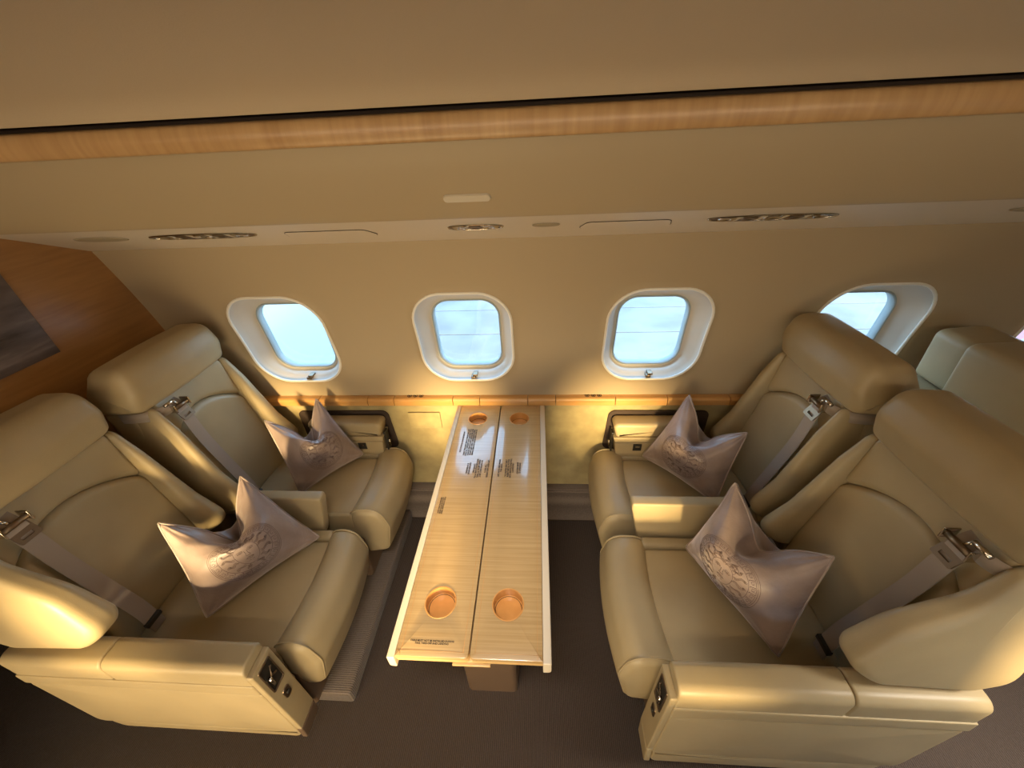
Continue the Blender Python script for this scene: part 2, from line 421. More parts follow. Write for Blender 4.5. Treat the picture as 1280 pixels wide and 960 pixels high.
# lower side wall: ledge strip of veneer sections, suede panel, carpeted kick
side = 1
def lower(side):
    sp = smoothcurve([(1.362, 0.70), (1.360, 0.55), (1.352, 0.35), (1.338, 0.215)], 6)
    V, F = sweep_x(sp, XL, XR, 30); struct(obj('wall_side_panel_' + ('back' if side > 0 else 'front'), mir(V, side), F, SUEDE))
    V, F = sweep_x([(1.338, 0.216), (1.300, 0.218), (1.290, 0.205), (1.282, 0.10), (1.280, 0.012)], XL, XR)
    struct(obj('baseboard_' + ('back' if side > 0 else 'front'), mir(V, side), F, CARPET2))
    V, F = bx(XL, XR, 1.283, 1.30, 0.0, 0.014); struct(obj('trim_7' if side > 0 else 'trim_8', mir(V, side), F, DARK, smooth=False))
lower(1); lower(-1)
V, F = bx(XL, XR, 2 * MID - 1.40, 2 * MID - 1.345, 0.69, 0.735); struct(obj('trim_10', V, F, LEDGEWOOD, smooth=False))
ledge = struct(bpy.data.objects.new('trim_9', None)); C.objects.link(ledge); ledge.location = (0, 1.37, 0.69)
LP = [(1.349, 0.694), (1.345, 0.698), (1.345, 0.722), (1.349, 0.729), (1.356, 0.732), (1.40, 0.732), (1.40, 0.694)]
cuts = [XL, -0.981, -0.758, -0.638, -0.374, -0.255, -0.045, 0.075, 0.328, 0.545, 0.80, 1.40, 2.1, XR]
for a, b in zip(cuts[:-1], cuts[1:]):
    V, F = puff(LP, a + 0.0012, b - 0.0012, 0.0015, 0, 2, 1, 1)
    obj('ledge_section', [(v[2], v[0], v[1]) for v in V], F, LEDGEWOOD, ledge, smooth=False)
for xc in (-0.545, 0.236):
    for k in (-1, 0, 1):
        V, F = tube([(xc + k * 0.026 + 0.009 * math.cos(t * PI / 8), 1.3715 + 0.009 * math.sin(t * PI / 8), 0.7325) for t in range(16)], 0.0016, 5, True)
        obj('control_button', V, F, INK, ledge)
        V, F = tube([(xc + k * 0.026, 1.3715, 0.731), (xc + k * 0.026, 1.3715, 0.7335)], 0.004, 10)
        obj('control_button', V, F, INK, ledge)
# access panel in suede
ap = tag(obj('access_panel', *bx(-0.592, -0.444, 1.352, 1.358, 0.562, 0.652, 0.003), SUEDE), 'rectangular suede access panel in the side wall left of the table', 'panel')
ap.data.transform(Matrix.Rotation(0, 4, 'X'))
for nm, xs in (('wall_left', (XL - 0.02, XL)), ('wall_right', (XR, XR + 0.02))):
    Y0 = 1.5; V, F = bx(xs[0], xs[1], 2 * MID - Y0, Y0, -0.02, 2.0)
    if nm == 'wall_left': V, F = join(bx(xs[0], xs[1], 0.73, Y0, -0.02, 2.0), bx(xs[0], xs[1], 2 * MID - Y0, -0.25, -0.02, 2.0), bx(xs[0], xs[1], -0.25, 0.73, 1.40, 2.0))
    struct(obj(nm, V, F, BULKWOOD if nm == 'wall_left' else WALLM, smooth=False))
V, F = bx(-3.4, XL - 0.1, -0.5, 0.9, -0.05, 0.0); struct(obj('floor_vestibule', V, F, CARPET, smooth=False))
V, F = join(bx(-3.4, XL - 0.02, 0.75, 0.77, 0, 1.95), bx(-3.4, XL, -0.27, -0.25, 0, 1.95), bx(-3.42, -3.4, -0.3, 0.8, 0, 1.95), bx(-3.4, XL, -0.3, 0.8, 1.93, 1.95))
struct(obj('wall_vestibule', V, F, LEATHER_D, smooth=False))
# outer light-tight skin behind overhead and lower panels
for s in (1, -1):
    V, F = sweep_x([(1.27, 1.43), (1.40, 1.44), (1.40, 1.95), (0.1, 1.95)], XL - 0.02, XR + 0.02); struct(obj('wall_shell_upper_' + ('back' if s > 0 else 'front'), mir(V, s), F, DARK, smooth=False))
    V, F = sweep_x([(1.385, 0.71), (1.42, 0.70), (1.42, -0.04)], XL - 0.02, XR + 0.02); struct(obj('wall_shell_lower_' + ('back' if s > 0 else 'front'), mir(V, s), F, DARK, smooth=False))
# framed print on the left bulkhead
art = tag(obj('wall_print', *bx(XL, XL + 0.006, 0.35, 0.985, 1.180, 1.60), PRINT, smooth=False), 'dark landscape print mounted on the glossy wood bulkhead at far left', 'picture')

# ------------------------------------------------------------------ overhead fixtures
def psu(y):  # height of sloping underside
    return 1.521 - 0.4272 * (y - 1.010)
SL = math.atan(0.4272)
def on_psu(pts, off=0.0):  # pts: (x, s, h): s along slope about y=1.09, h below the surface
    out = []
    for x, s, h in pts:
        y = 1.09 + s * math.cos(SL) - (h + off) * math.sin(SL); z = psu(1.09) - s * math.sin(SL) - (h + off) * math.cos(SL)
        out.append((x, y, z))
    return out
def lens(xa, xb, hw, n=20, p=1.0):
    xc = (xa + xb) / 2; L = (xb - xa) / 2; P = []
    for k in range(2 * n):
        t = PI * k / n; c = math.cos(t); s = math.sin(t)
        P.append((xc + L * c, hw * (abs(s) ** p) * (1 if s >= 0 else -1)))
    return P
def fixture(xa, xb, hw, n, label):
    xc = (xa + xb) / 2
    root = thing('reading_light_unit', label, 'light fitting', (xc, 1.09, psu(1.09)))
    hw *= 1.12; P = lens(xa, xb, hw, 24, 0.8); k = len(P)
    Pi = lens(xa + 0.008, xb - 0.008, hw * 0.88, 24, 0.8)
    V = on_psu([(p[0], p[1], 0.0005) for p in P]) + on_psu([(p[0], p[1], 0.003) for p in inset(P, 0.002)]) + on_psu([(p[0], p[1], 0.0025) for p in Pi]) + on_psu([(p[0], p[1], 0.0008) for p in Pi])
    F = [(j * k + i, j * k + (i + 1) % k, (j + 1) * k + (i + 1) % k, (j + 1) * k + i) for j in range(3) for i in range(k)]
    obj('rim', V, F, CHROME, root)
    obj('tray', on_psu([(p[0], p[1], 0.001) for p in Pi]), [tuple(range(k))], LEATHER_D, root, smooth=False)
    for j in range(n):
        x = xa + (xb - xa) * (j + 0.9) / (n + 0.8)
        r = hw * (0.82 if j % 2 == 0 else 0.74)
        ring = [(x + r * math.cos(2 * PI * t / 14), r * math.sin(2 * PI * t / 14)) for t in range(14)]
        V = on_psu([(a, b, 0.001) for a, b in ring]) + on_psu([(x + (a - x) * 0.9, b * 0.9, 0.0035) for a, b in ring]) + on_psu([(x + (a - x) * 0.45, b * 0.45, 0.0035) for a, b in ring]) + on_psu([(x + (a - x) * 0.4, b * 0.4, 0.002) for a, b in ring])
        F = [(q * 14 + i, q * 14 + (i + 1) % 14, (q + 1) * 14 + (i + 1) % 14, (q + 1) * 14 + i) for q in range(3) for i in range(14)] + [tuple(42 + i for i in range(14))]
        obj('air_nozzle' if j % 2 == 0 else 'spot_lamp', V, F, CHROME if j % 2 == 0 else BRONZE, root)
        V, F = bx(0, 0, 0, 0, 0, 0)
        if j < n - 1:
            xm = x + (xb - xa) / (n + 0.8) / 2; w = max(0.004, (xb - xa) / (n + 0.8) / 2 - r * 0.95)
            V = on_psu([(xm - w, -hw * .7, 0.001), (xm + w, -hw * .7, 0.001), (xm + w, hw * .7, 0.001), (xm - w, hw * .7, 0.001), (xm - w, -hw * .7, 0.002), (xm + w, -hw * .7, 0.002), (xm + w, hw * .7, 0.002), (xm - w, hw * .7, 0.002)])
            obj('divider', V, [(0, 1, 2, 3), (4, 5, 6, 7), (0, 1, 5, 4), (1, 2, 6, 5), (2, 3, 7, 6), (3, 0, 4, 7)], PALE, root, smooth=False)
    return root
fixture(-1.105, -0.785, 0.026, 5, 'long chrome air and reading light strip overhead at left')
fixture(-0.242, -0.090, 0.026, 3, 'short chrome air and light fitting overhead between the two middle windows')
fixture(0.438, 0.760, 0.026, 5, 'long chrome air and reading light strip overhead right of centre')
for a, b, lab, hw in ((-1.335, -1.175, 'flat oval speaker grille overhead at far left', 0.026), (-0.014, 0.060, 'small oval overhead grille right of the short chrome fitting', 0.018), (1.165, 1.33, 'oval overhead grille at the right edge', 0.026)):
    P = lens(a, b, hw, 16, 0.8); k = len(P)
    V = on_psu([(p[0], p[1], 0.0005) for p in P]) + on_psu([(p[0], p[1], 0.0025) for p in inset(P, 0.002)])
    F = [(i, (i + 1) % k, k + (i + 1) % k, k + i) for i in range(k)] + [tuple(k + i for i in range(k))]
    tag(obj('oval_grille', V, F, SPEAKER, smooth=False), lab, 'grille')
for a, b, lab in ((-0.700, -0.470, 'flush oxygen mask door overhead left of the short fitting'), (0.130, 0.345, 'flush oxygen mask door overhead right of the small grille')):
    P = roundpoly([(a, -0.012), (b, -0.012), (b + 0.02, 0.062), (a - 0.02, 0.062)], 0.02, 5); k = len(P)
    Pi = inset(P, 0.0018)
    V = on_psu([(p[0], p[1], 0.0002) for p in P]) + on_psu([(p[0], p[1], 0.0022) for p in Pi])
    F = [(i, (i + 1) % k, k + (i + 1) % k, k + i) for i in range(k)] + [tuple(k + i for i in range(k))]
    r = tag(obj('mask_door', V, F, RAILM, smooth=False), lab, 'panel')
    V, F = tube(on_psu([(p[0], p[1], 0.0006) for p in P]), 0.0009, 4, True); obj('joint', V, F, DARK, r)
# pale plate on the overhead panel
P = roundpoly([(-0.2145, -0.010), (-0.1045, -0.010), (-0.1045, 0.010), (-0.2145, 0.010)], 0.0099, 6); k = len(P)
ax = Vector((0, 0.040, -0.056)).normalized(); nn = Vector((0, -ax.z, ax.y)) * -1
if nn.y > 0: nn = -nn
base = Vector((0, 0.9575, 1.5765))
V = [tuple(base + Vector((p[0], 0, 0)) - ax * p[1] + nn * 0.0005) for p in P] + [tuple(base + Vector((p[0], 0, 0)) - ax * p[1] + nn * 0.005) for p in inset(P, 0.0015)]
F = [(i, (i + 1) % k, k + (i + 1) % k, k + i) for i in range(k)] + [tuple(k + i for i in range(k))]
tag(obj('indicator_plate', V, F, PALE, smooth=False), 'pale rounded indicator plate on the overhead panel above the second window', 'plate')

# ------------------------------------------------------------------ table
TX0, TX1, TXC, TY0, TY1, TZ = -0.353, 0.027, -0.162, 0.376, 1.343, 0.70
tb = thing('folding_table', 'long folding maple table with cream side rails and four cup recesses', 'table', (TXC, 0.86, 0.0))
def circ(cx, cy, r, n=36): return [(cx + r * math.cos(2 * PI * k / n), cy + r * math.sin(2 * PI * k / n)) for k in range(n)]
CR = 0.0385
for (a, b, cx, side) in ((TX0 + 0.0185, TXC - 0.0018, -0.252, 1), (TXC + 0.0018, TX1 - 0.020, -0.079, 0)):
    rad = [0.001, 0.010, 0.010, 0.001] if side else [0.010, 0.001, 0.001, 0.010]
    out = roundpoly([(a, TY0 + 0.003), (b, TY0 + 0.003), (b, TY1), (a, TY1)], rad, 5)
    V, F = plate(out, [circ(cx, 0.502, CR), circ(cx, 1.252, CR)], TZ - 0.011, TZ, 0.0015)
    leaf = sharp(obj('table_leaf', V, F, MAPLE, tb), 30)
    # fine inlay line around the leaf
    ins = inset(densify(out, 0.05), 0.012)
    V, F = tube([(p[0], p[1], TZ + 0.00005) for p in ins], 0.00035, 4, True); obj('inlay_line', V, F, CUPWOOD, leaf)
    for cy in (0.502, 1.252):
        n = 36; prof = [(CR + 0.0025, TZ + 0.0002), (CR + 0.0015, TZ + 0.0013), (CR - 0.0008, TZ + 0.0009), (CR - 0.001, TZ - 0.029), (0.0, TZ - 0.029)]
        V = []; F = []
        for r, z in prof: V += [(cx + r * math.cos(2 * PI * k / n), cy + r * math.sin(2 * PI * k / n), z) for k in range(n)]
        for j in range(len(prof) - 1):
            for i in range(n): F.append((j * n + i, j * n + (i + 1) % n, (j + 1) * n + (i + 1) % n, (j + 1) * n + i))
        c = sharp(obj('cup_recess', V, F, CUPWOOD, tb), 40)
        V, F = tube([(cx + (CR - 0.004) * math.cos(2 * PI * k / 36), cy + (CR - 0.004) * math.sin(2 * PI * k / 36), TZ - 0.0285) for k in range(36)], 0.0008, 4, True)
        obj('ring_line', V, F, DARK, c)
    V, F = bx(a, b, TY0 + 0.008, TY1, TZ - 0.034, TZ - 0.0135, 0.001)
    V, F = plate(roundpoly([(a, TY0 + 0.006), (b, TY0 + 0.006), (b, TY1), (a, TY1)], rad, 4), [circ(cx, 0.502, CR), circ(cx, 1.252, CR)], TZ - 0.030, TZ - 0.0135, 0.001)
    sharp(obj('lower_leaf', V, F, MAPLE_EDGE, tb), 30)
V, F = bx(TXC - 0.004, TXC + 0.004, TY0 + 0.02, TY1, TZ - 0.0318, TZ - 0.016); obj('hinge_gap', V, F, DARK, tb)
V, F = bx(TX0 + 0.015, TX1 - 0.015, TY0 + 0.010, TY1, TZ - 0.040, TZ - 0.032, 0.001); obj('table_frame', V, F, MAPLE_EDGE, tb)
V, F = bx(-0.205, -0.115, TY0 + 0.004, TY0 + 0.30, TZ - 0.047, TZ - 0.0405, 0.001); obj('latch_block', V, F, MAPLE_EDGE, tb)
for (x0, x1) in ((TX0, TX0 + 0.0178), (TX1 - 0.0193, TX1)):
    ow = 1 if x0 < -0.2 else 0
    P = roundpoly([(x0, TZ - 0.045), (x1, TZ - 0.045), (x1, TZ + 0.001), (x0, TZ + 0.001)], [0.011, 0.002, 0.002, 0.003] if ow else [0.002, 0.011, 0.003, 0.002], 5)
    V, F = puff(P, TY0 - 0.002, TY1, 0.002, 0, 3, 1, 1); obj('edge_rail', [(v[0], v[2], v[1]) for v in V], F, RAIL, tb)
P = roundpoly([(-0.262, 0.545), (-0.078, 0.545), (-0.078, 0.80), (-0.262, 0.80)], 0.02, 5)
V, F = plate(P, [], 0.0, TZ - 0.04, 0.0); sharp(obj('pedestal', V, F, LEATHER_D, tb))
# printed lettering
def text(body, loc, size, rot, parent, width=None, name='lettering', align='CENTER', m=None):
    cu = bpy.data.curves.new(name, 'FONT'); cu.body = body; cu.size = size; cu.align_x = align; cu.align_y = 'CENTER'
    cu.extrude = 0.00006; cu.space_line = 1.0; cu.resolution_u = 2
    o = bpy.data.objects.new(name, cu); C.objects.link(o); o.rotation_euler = (0, 0, rot)
    cu.offset = size * 0.035
    bpy.context.view_layer.update()
    me = bpy.data.meshes.new_from_object(o.evaluated_get(bpy.context.evaluated_depsgraph_get()))
    me.transform(Matrix.Rotation(rot, 4, 'Z')); me.materials.clear(); me.materials.append(m or INK)
    bpy.data.objects.remove(o)
    o = bpy.data.objects.new(name, me); C.objects.link(o)
    o.parent = parent; o.location = Vector(loc) - parent_world(parent)
    return o
zt = TZ + 0.0006
text('TABLE MUST NOT BE INSTALLED DURING\nTAXI, TAKE-OFF AND LANDING', (-0.2535, 0.409, zt), 0.0056, 0, tb)
text('PUSH TO RELEASE TABLE\nLATCH ON BOTH SIDES\nBEFORE FOLDING LEAF', (-0.313, 0.805, zt), 0.0060, -PI / 2 - 0.0, tb)
text('DO NOT LEAN OR SIT ON TABLE WHEN\nTABLE IS EXTENDED. TABLE AND LEAVES\nMUST BE FOLDED AND STOWED DURING\nTAXI, TAKE-OFF AND LANDING. TO OPEN\nLIFT THE LEDGE COVER AND PULL TABLE\n\nMAXIMUM LOAD ON EACH LEAF', (-0.271, 1.108, zt), 0.0079, -PI / 2, tb)
B1 = 'LIFE VESTS ARE UNDER\nTHE SEATS\n\nTO FASTEN SEAT BELT\nINSERT METAL FITTING\nINTO BUCKLE AND PULL\nLOOSE END\n\nOXYGEN MASK\nIS OVERHEAD'
text(B1, (-0.2175, 0.968, zt), 0.0082, -PI / 2, tb)
text(B1, (-0.103, 0.972, zt), 0.0082, PI / 2, tb)

# ------------------------------------------------------------------ seats
def seat(name, label, F0, s, c, kind, roll_front, group):
    """F0: x of armrest front, s=+1 faces +x. local (b back, l toward window, z)"""
    root = thing(name, label, 'seat', (F0 - s * 0.30, c, 0.0), group)
    def W(V, order='blz'):   # (b,z,l) from puff -> world
        return [(F0 - s * v[0], c + v[2], v[1]) for v in V]
    def add(nm, P, l0, l1, r, m=LEATHER, bulge=0.0, warp=None, parent=None, step=0.012, nl=10, capn=4):
        P = densify(P, step); V, F = puff(P, l0, l1, r, bulge, 5, nl, capn)
        if warp: V = [warp(*v) for v in V]
        return obj(nm, W(V), F, m, parent or root)
    aisle = kind == 'aisle'
    # lateral limits
    if aisle: CL0, CL1, RL0, RL1, NW, FW = -0.205, 0.182, -0.187, 0.218, (-0.282, -0.192), (0.150, 0.217)
    else: CL0, CL1, RL0, RL1, NW, FW = -0.160, 0.165, -0.170, 0.205, (-0.216, -0.160), (0.148, 0.222)
    # front roll
    P = roundpoly([(roll_front + 0.035, 0.235), (0.095, 0.20), (0.075, 0.36), (0.040, 0.482), (roll_front + 0.028, 0.487), (roll_front, 0.38)], [0.03, 0.02, 0.05, 0.055, 0.06, 0.09], 8)
    roll = add('front_roll', P, RL0, RL1, 0.024, bulge=0.010, warp=lambda b, z, l: (b + 0.020 * ((l - 0.015) / 0.2) ** 2, z - 0.006 * ((l - 0.015) / 0.2) ** 4, l), nl=14)
    Q = densify(inset(P, 0.002), 0.010)
    for l in (RL0 + 0.013, RL1 - 0.013):
        V, F = tube([(F0 - s * (q[0] + 0.020 * ((l - 0.015) / 0.2) ** 2), c + l, q[1]) for q in Q], 0.0028, 6, True); obj('piping', V, F, LEATHER, roll)
    # seat cushion and side strips
    P = roundpoly([(0.02, 0.30), (0.53, 0.30), (0.53, 0.452), (0.03, 0.452)], [0.02, 0.02, 0.02, 0.03], 6)
    def cw(b, z, l):
        u = (l - (CL0 + CL1) / 2) / ((CL1 - CL0) / 2)
        if z > 0.42: z += 0.012 * (1 - u * u) * math.sin(min(1, max(0, b / 0.5)) * PI)
        if b < 0.15: b += 0.024 * u * u * (1 - b / 0.15)
        return (b, z, l)
    add('seat_cushion', P, CL0, CL1, 0.018, warp=cw, nl=16)
    P = roundpoly([(0.04, 0.32), (0.50, 0.32), (0.50, 0.462), (0.05, 0.468)], 0.018, 5)
    add('side_strip', P, CL1 - 0.002, RL1 + 0.002, 0.014)
    if aisle: add('side_strip', roundpoly([(0.02, 0.32), (0.50, 0.32), (0.50, 0.46), (0.03, 0.474)], 0.018, 5), -0.232, CL0 + 0.002, 0.012)
    else: add('side_strip', P, RL0 - 0.002, CL0 + 0.002, 0.010)
    # base
    P = roundpoly([(0.035, 0.085), (0.55, 0.085), (0.55, 0.34), (0.02, 0.34)], 0.02, 4)
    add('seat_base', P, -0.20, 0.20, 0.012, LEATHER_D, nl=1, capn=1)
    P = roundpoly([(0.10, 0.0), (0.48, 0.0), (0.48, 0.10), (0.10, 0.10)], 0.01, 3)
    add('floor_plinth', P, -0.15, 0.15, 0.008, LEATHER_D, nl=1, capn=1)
    # backrest cushions
    BL0, BL1 = NW[1] - 0.004, FW[0] + 0.004; bc = (BL0 + BL1) / 2; bh = (BL1 - BL0) / 2
    def bf(z): return 0.495 + 0.135 * (z - 0.46)
    def arc(l): u = (l - bc) / bh; return 0.896 - 0.062 * u * u - 0.012 * u
    def bwarp(b, z, l):
        u = max(-1, min(1, (l - bc) / bh)); k = 1 if b < 0.08 else 0.3
        return (bf(z) + b + 0.022 * (1 - u * u) * k - 0.012 * k * math.exp(-((z - 0.62) / 0.14) ** 2), z, l)
    P = roundpoly([(0.0, 0.44), (0.11, 0.44), (0.11, 0.87), (0.0, 0.87)], [0.02, 0.01, 0.01, 0.022], 6)
    def lw(b, z, l):
        z2 = 0.44 + (z - 0.44) * (arc(l) - 0.44) / 0.43; return bwarp(b, z2, l)
    add('lumbar_cushion', P, BL0, BL1, 0.016, warp=lw, nl=16)
    P = roundpoly([(0.0, 0.87), (0.11, 0.87), (0.11, 1.0), (0.0, 1.0)], [0.022, 0.01, 0.01, 0.018], 6)
    def uw(b, z, l):
        z2 = arc(l) + (z - 0.87) * (1.0 - arc(l)) / 0.13; return bwarp(b, z2, l)
    add('shoulder_cushion', P, BL0, BL1, 0.014, warp=uw, nl=16)
    # bolsters (wings)
    for (l0, l1), near in ((NW, True), (FW, False)):
        zb = 0.645 if (aisle and near) else 0.52
        fb = 0.352 if aisle and near else 0.405
        P = roundpoly([(0.565, 0.995), (0.70, 0.975), (0.70, zb + 0.03), (0.62, zb - 0.01), (fb + 0.07, zb), (fb, zb + 0.055), (fb + 0.062, zb + 0.175), (0.525, 0.90)],
                      [0.03, 0.03, 0.06, 0.05, 0.06, 0.05, 0.14, 0.12], 7)
        sg = -1 if near else 1
        def ww(b, z, l, l0=l0, l1=l1, near=near, zb=zb):
            t = max(0, min(1, (z - zb) / (0.98 - zb)))
            # widest at the bottom, tucking in toward the headrest
            k = 1 - 0.55 * t
            if near: l = l1 + (l - l1) * k
            else: l = l0 + (l - l0) * k
            return (b, z, l)
        add('bolster', P, l0, l1, min(0.030, (l1 - l0) * 0.45), bulge=0.006, warp=ww, nl=4, capn=5)
    # back shell
    P = roundpoly([(0.60, 0.30), (0.70, 0.30), (0.735, 0.985), (0.63, 0.985)], 0.02, 4)
    add('back_shell', P, BL0 - 0.03, BL1 + 0.03, 0.018, nl=1)
    # headrest
    hl0, hl1 = (-0.222, 0.178) if aisle else (-0.225, 0.178)
    P = roundpoly([(0.545, 0.997), (0.70, 0.985), (0.700, 1.075), (0.655, 1.155), (0.545, 1.160), (0.525, 1.08)], [0.028, 0.03, 0.05, 0.04, 0.045, 0.08], 8)
    def hw(b, z, l):
        u = (l - (hl0 + hl1) / 2) / 0.2; return (b + 0.012 * u * u, z - 0.010 * u * u * max(0, min(1, (z - 1.03) / 0.09)), l + (-0.012 * u * max(0, (z - 1.06) / 0.1)))
    add('headrest', P, hl0, hl1, 0.032, bulge=0.005, warp=hw, nl=12, capn=5)
    # armrests
    def top_arm(l0, l1, b0, b1, zt, zb, nm, split=None):
        r = 0.020
        segs = [(b0, b1)] if not split else [(b0, split - 0.0012), (split + 0.0012, b1)]
        for a, b in segs:
            P = roundpoly([(l0, zb), (l1, zb), (l1, zt), (l0, zt)], [0.004, 0.004, 0.018, 0.024], 6)
            P = densify(P, 0.02); V, F = puff(P, a, b, 0.006 if split else 0.012, 0, 4, 6, 3)
            obj(nm, [(F0 - s * (v[2] + (0.030 * max(0, (v[0] - l0) / (l1 - l0)) if False else 0)), c + v[0], v[1]) for v in V], F, LEATHER, root)
    if aisle:
        A0, A1 = -0.303, -0.228
        top_arm(A0 + 0.001, A1, 0.004, 0.665, 0.630, 0.545, 'armrest_pad', 0.385)
        # band, lower panel, bottom trim : outlines in (b,z)
        P = roundpoly([(0.004, 0.495), (0.672, 0.505), (0.668, 0.552), (0.004, 0.552)], 0.006, 3); add('armrest_band', P, A0 - 0.002, A1, 0.004, nl=1, capn=1)
        P = roundpoly([(0.006, 0.212), (0.655, 0.212), (0.668, 0.502), (0.006, 0.492)], [0.006, 0.03, 0.01, 0.006], 4); add('side_panel', P, A0, A1, 0.005, nl=1, capn=1)
        P = roundpoly([(0.012, 0.165 if s > 0 else 0.13), (0.60, 0.165 if s > 0 else 0.13), (0.625, 0.209), (0.012, 0.209)], [0.02, 0.03, 0.006, 0.004], 5); add('lower_trim', P, A0 + 0.002, A1, 0.005, nl=1, capn=1)
        # front face: leather panel with raised edge, control recess and button
        P = roundpoly([(-0.012, 0.235), (0.006, 0.235), (0.006, 0.598), (-0.012, 0.598)], 0.004, 3); fp = add('front_panel', P, A0 + 0.001, A1 - 0.001, 0.004, nl=1, capn=1)
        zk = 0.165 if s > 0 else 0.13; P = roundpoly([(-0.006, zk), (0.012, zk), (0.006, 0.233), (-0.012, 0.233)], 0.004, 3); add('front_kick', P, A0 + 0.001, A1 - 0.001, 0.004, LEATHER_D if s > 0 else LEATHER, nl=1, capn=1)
        def frame(l0, l1, z0, z1, w, b, m, nm):
            o_ = roundpoly([(l0, z0), (l1, z0), (l1, z1), (l0, z1)], 0.005, 4); i_ = inset(o_, w)
            k = len(o_); V = [(b, q[0], q[1]) for q in o_] + [(b - 0.0035, q[0], q[1]) for q in inset(o_, w * .3)] + [(b - 0.003, q[0], q[1]) for q in i_] + [(b + 0.002, q[0], q[1]) for q in i_]
            F = [(j * k + i, j * k + (i + 1) % k, (j + 1) * k + (i + 1) % k, (j + 1) * k + i) for j in range(3) for i in range(k)]
            return obj(nm, [(F0 - s * v[0], c + v[1], v[2]) for v in V], F, m, fp)
        lm = (A0 + A1) / 2
        frame(lm - 0.024, lm + 0.022, 0.470, 0.585, 0.004, -0.0118, BRONZE, 'control_bezel')
        V, F = bx(0, 1, 0, 1, 0, 1)
        V = [(F0 - s * (-0.0128 + 0.0008 * v[0]), c + lm - 0.020 + 0.038 * v[1], 0.475 + 0.105 * v[2]) for v in V]; obj('control_well', V, F, BLACKP, fp, smooth=False)
        V, F = tube([(F0 + s * 0.0165, c + lm - 0.012, 0.500), (F0 + s * 0.0185, c + lm - 0.012, 0.535)], 0.0048, 8); obj('recline_lever', V, F, CHROME, fp)
        V, F = tube([(F0 + s * 0.016, c + lm + 0.008, 0.560), (F0 + s * 0.018, c + lm - 0.006, 0.535), (F0 + s * 0.016, c + lm + 0.010, 0.520)], 0.0028, 8); obj('release_lever', V, F, BRONZE, fp)
        P = roundpoly([(lm - 0.012, 0.392), (lm + 0.012, 0.392), (lm + 0.012, 0.436), (lm - 0.012, 0.436)], 0.008, 4); k = len(P)
        V = [(F0 + s * 0.0118, c + q[0], q[1]) for q in P] + [(F0 + s * 0.0145, c + q[0], q[1]) for q in inset(P, 0.0015)]
        obj('button_plate', V, [(i, (i + 1) % k, k + (i + 1) % k, k + i) for i in range(k)] + [tuple(k + i for i in range(k))], BRONZE, fp, smooth=False)
        V, F = tube([(F0 + s * 0.0145, c + lm, 0.414), (F0 + s * 0.018, c + lm, 0.414)], 0.006, 12); obj('button', V, F, BLACKP, fp)
        # inner arm between the two seats
        B0, B1 = 0.226, 0.268; bF = 0.065 if s > 0 else 0.008
        P = roundpoly([(bF + 0.045, 0.415), (0.355, 0.415), (0.355, 0.625), (bF, 0.625), (bF, 0.60)], [0.02, 0.01, 0.01, 0.008, 0.02], 4)
        P = [(q[0], q[1]) for q in P]
        ia = add('inner_armrest', P, B0, B1, 0.007, nl=2, capn=2)
    else:
        B0, B1 = 0.168, 0.243
        P = roundpoly([(0.02, 0.575), (0.34, 0.575), (0.34, 0.645), (0.0, 0.645)], [0.004, 0.004, 0.004, 0.02], 5)
        add('armrest_pad', P, B0 - 0.001, B1, 0.014, nl=2, capn=2)
        P = roundpoly([(0.016, 0.545), (0.34, 0.545), (0.34, 0.573), (0.008, 0.573)], 0.003, 3); add('armrest_band', P, B0, B1, 0.003, nl=1, capn=1)
        P = roundpoly([(0.030, 0.455), (0.34, 0.455), (0.34, 0.543), (0.016, 0.543)], 0.004, 3); add('side_panel', P, B0, B1, 0.003, nl=1, capn=1)
        lc = B0 - 0.0005; bb = 0.115
        V, F = bx(0, 1, 0, 1, 0, 1, 0)
        cpan = obj('control_well', [(F0 - s * (bb - 0.018 + 0.036 * v[0]), c + B0 - 0.0035 + 0.004 * v[1], 0.502 + 0.036 * v[2]) for v in V], F, BLACKP, root, smooth=False)
        V, F = bx(0, 1, 0, 1, 0, 1, 0)
        obj('rocker_switch', [(F0 - s * (bb - 0.009 + 0.018 * v[0]), c + B0 - 0.0055 + 0.003 * v[1], 0.522 + 0.008 * v[2]) for v in V], F, CHROME, cpan, smooth=False)
        # end controls
        P = roundpoly([(B0 + 0.018, 0.475), (B0 + 0.052, 0.475), (B0 + 0.052, 0.585), (B0 + 0.018, 0.585)], 0.004, 3); k = len(P)
        V = [(F0 - s * 0.012, c + q[0], q[1]) for q in P] + [(F0 - s * 0.004, c + q[0], q[1]) for q in inset(P, 0.001)]
        ep = obj('end_control_plate', V, [(i, (i + 1) % k, k + (i + 1) % k, k + i) for i in range(k)] + [tuple(k + i for i in range(k))], BLACKP, root, smooth=False)
        V, F = tube([(F0 - s * 0.001, c + B0 + 0.034, 0.50), (F0 + s * 0.001, c + B0 + 0.034, 0.53)], 0.005, 8); obj('recline_lever', V, F, CHROME, ep)
        # dark plate painting in the shade of the recess around the arm
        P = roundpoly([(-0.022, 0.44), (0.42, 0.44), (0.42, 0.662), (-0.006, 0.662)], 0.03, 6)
        add('arm_recess_shade', P, B1 + 0.001, B1 + 0.006, 0.002, DARK, nl=1, capn=1)
    # shoulder belt
    lt = -0.135 if aisle else -0.105
    bt = thing_part('seat_belt', root)
    path = [(0.585, lt + 0.005, 0.975), (0.548, lt, 0.94), (0.535, lt + 0.004, 0.80), (0.505, lt + 0.008, 0.66), (0.478, lt + 0.010, 0.55), (0.466, lt + 0.006, 0.50)]
    path = smoothcurve(path, 5); hwid = 0.022; V = []
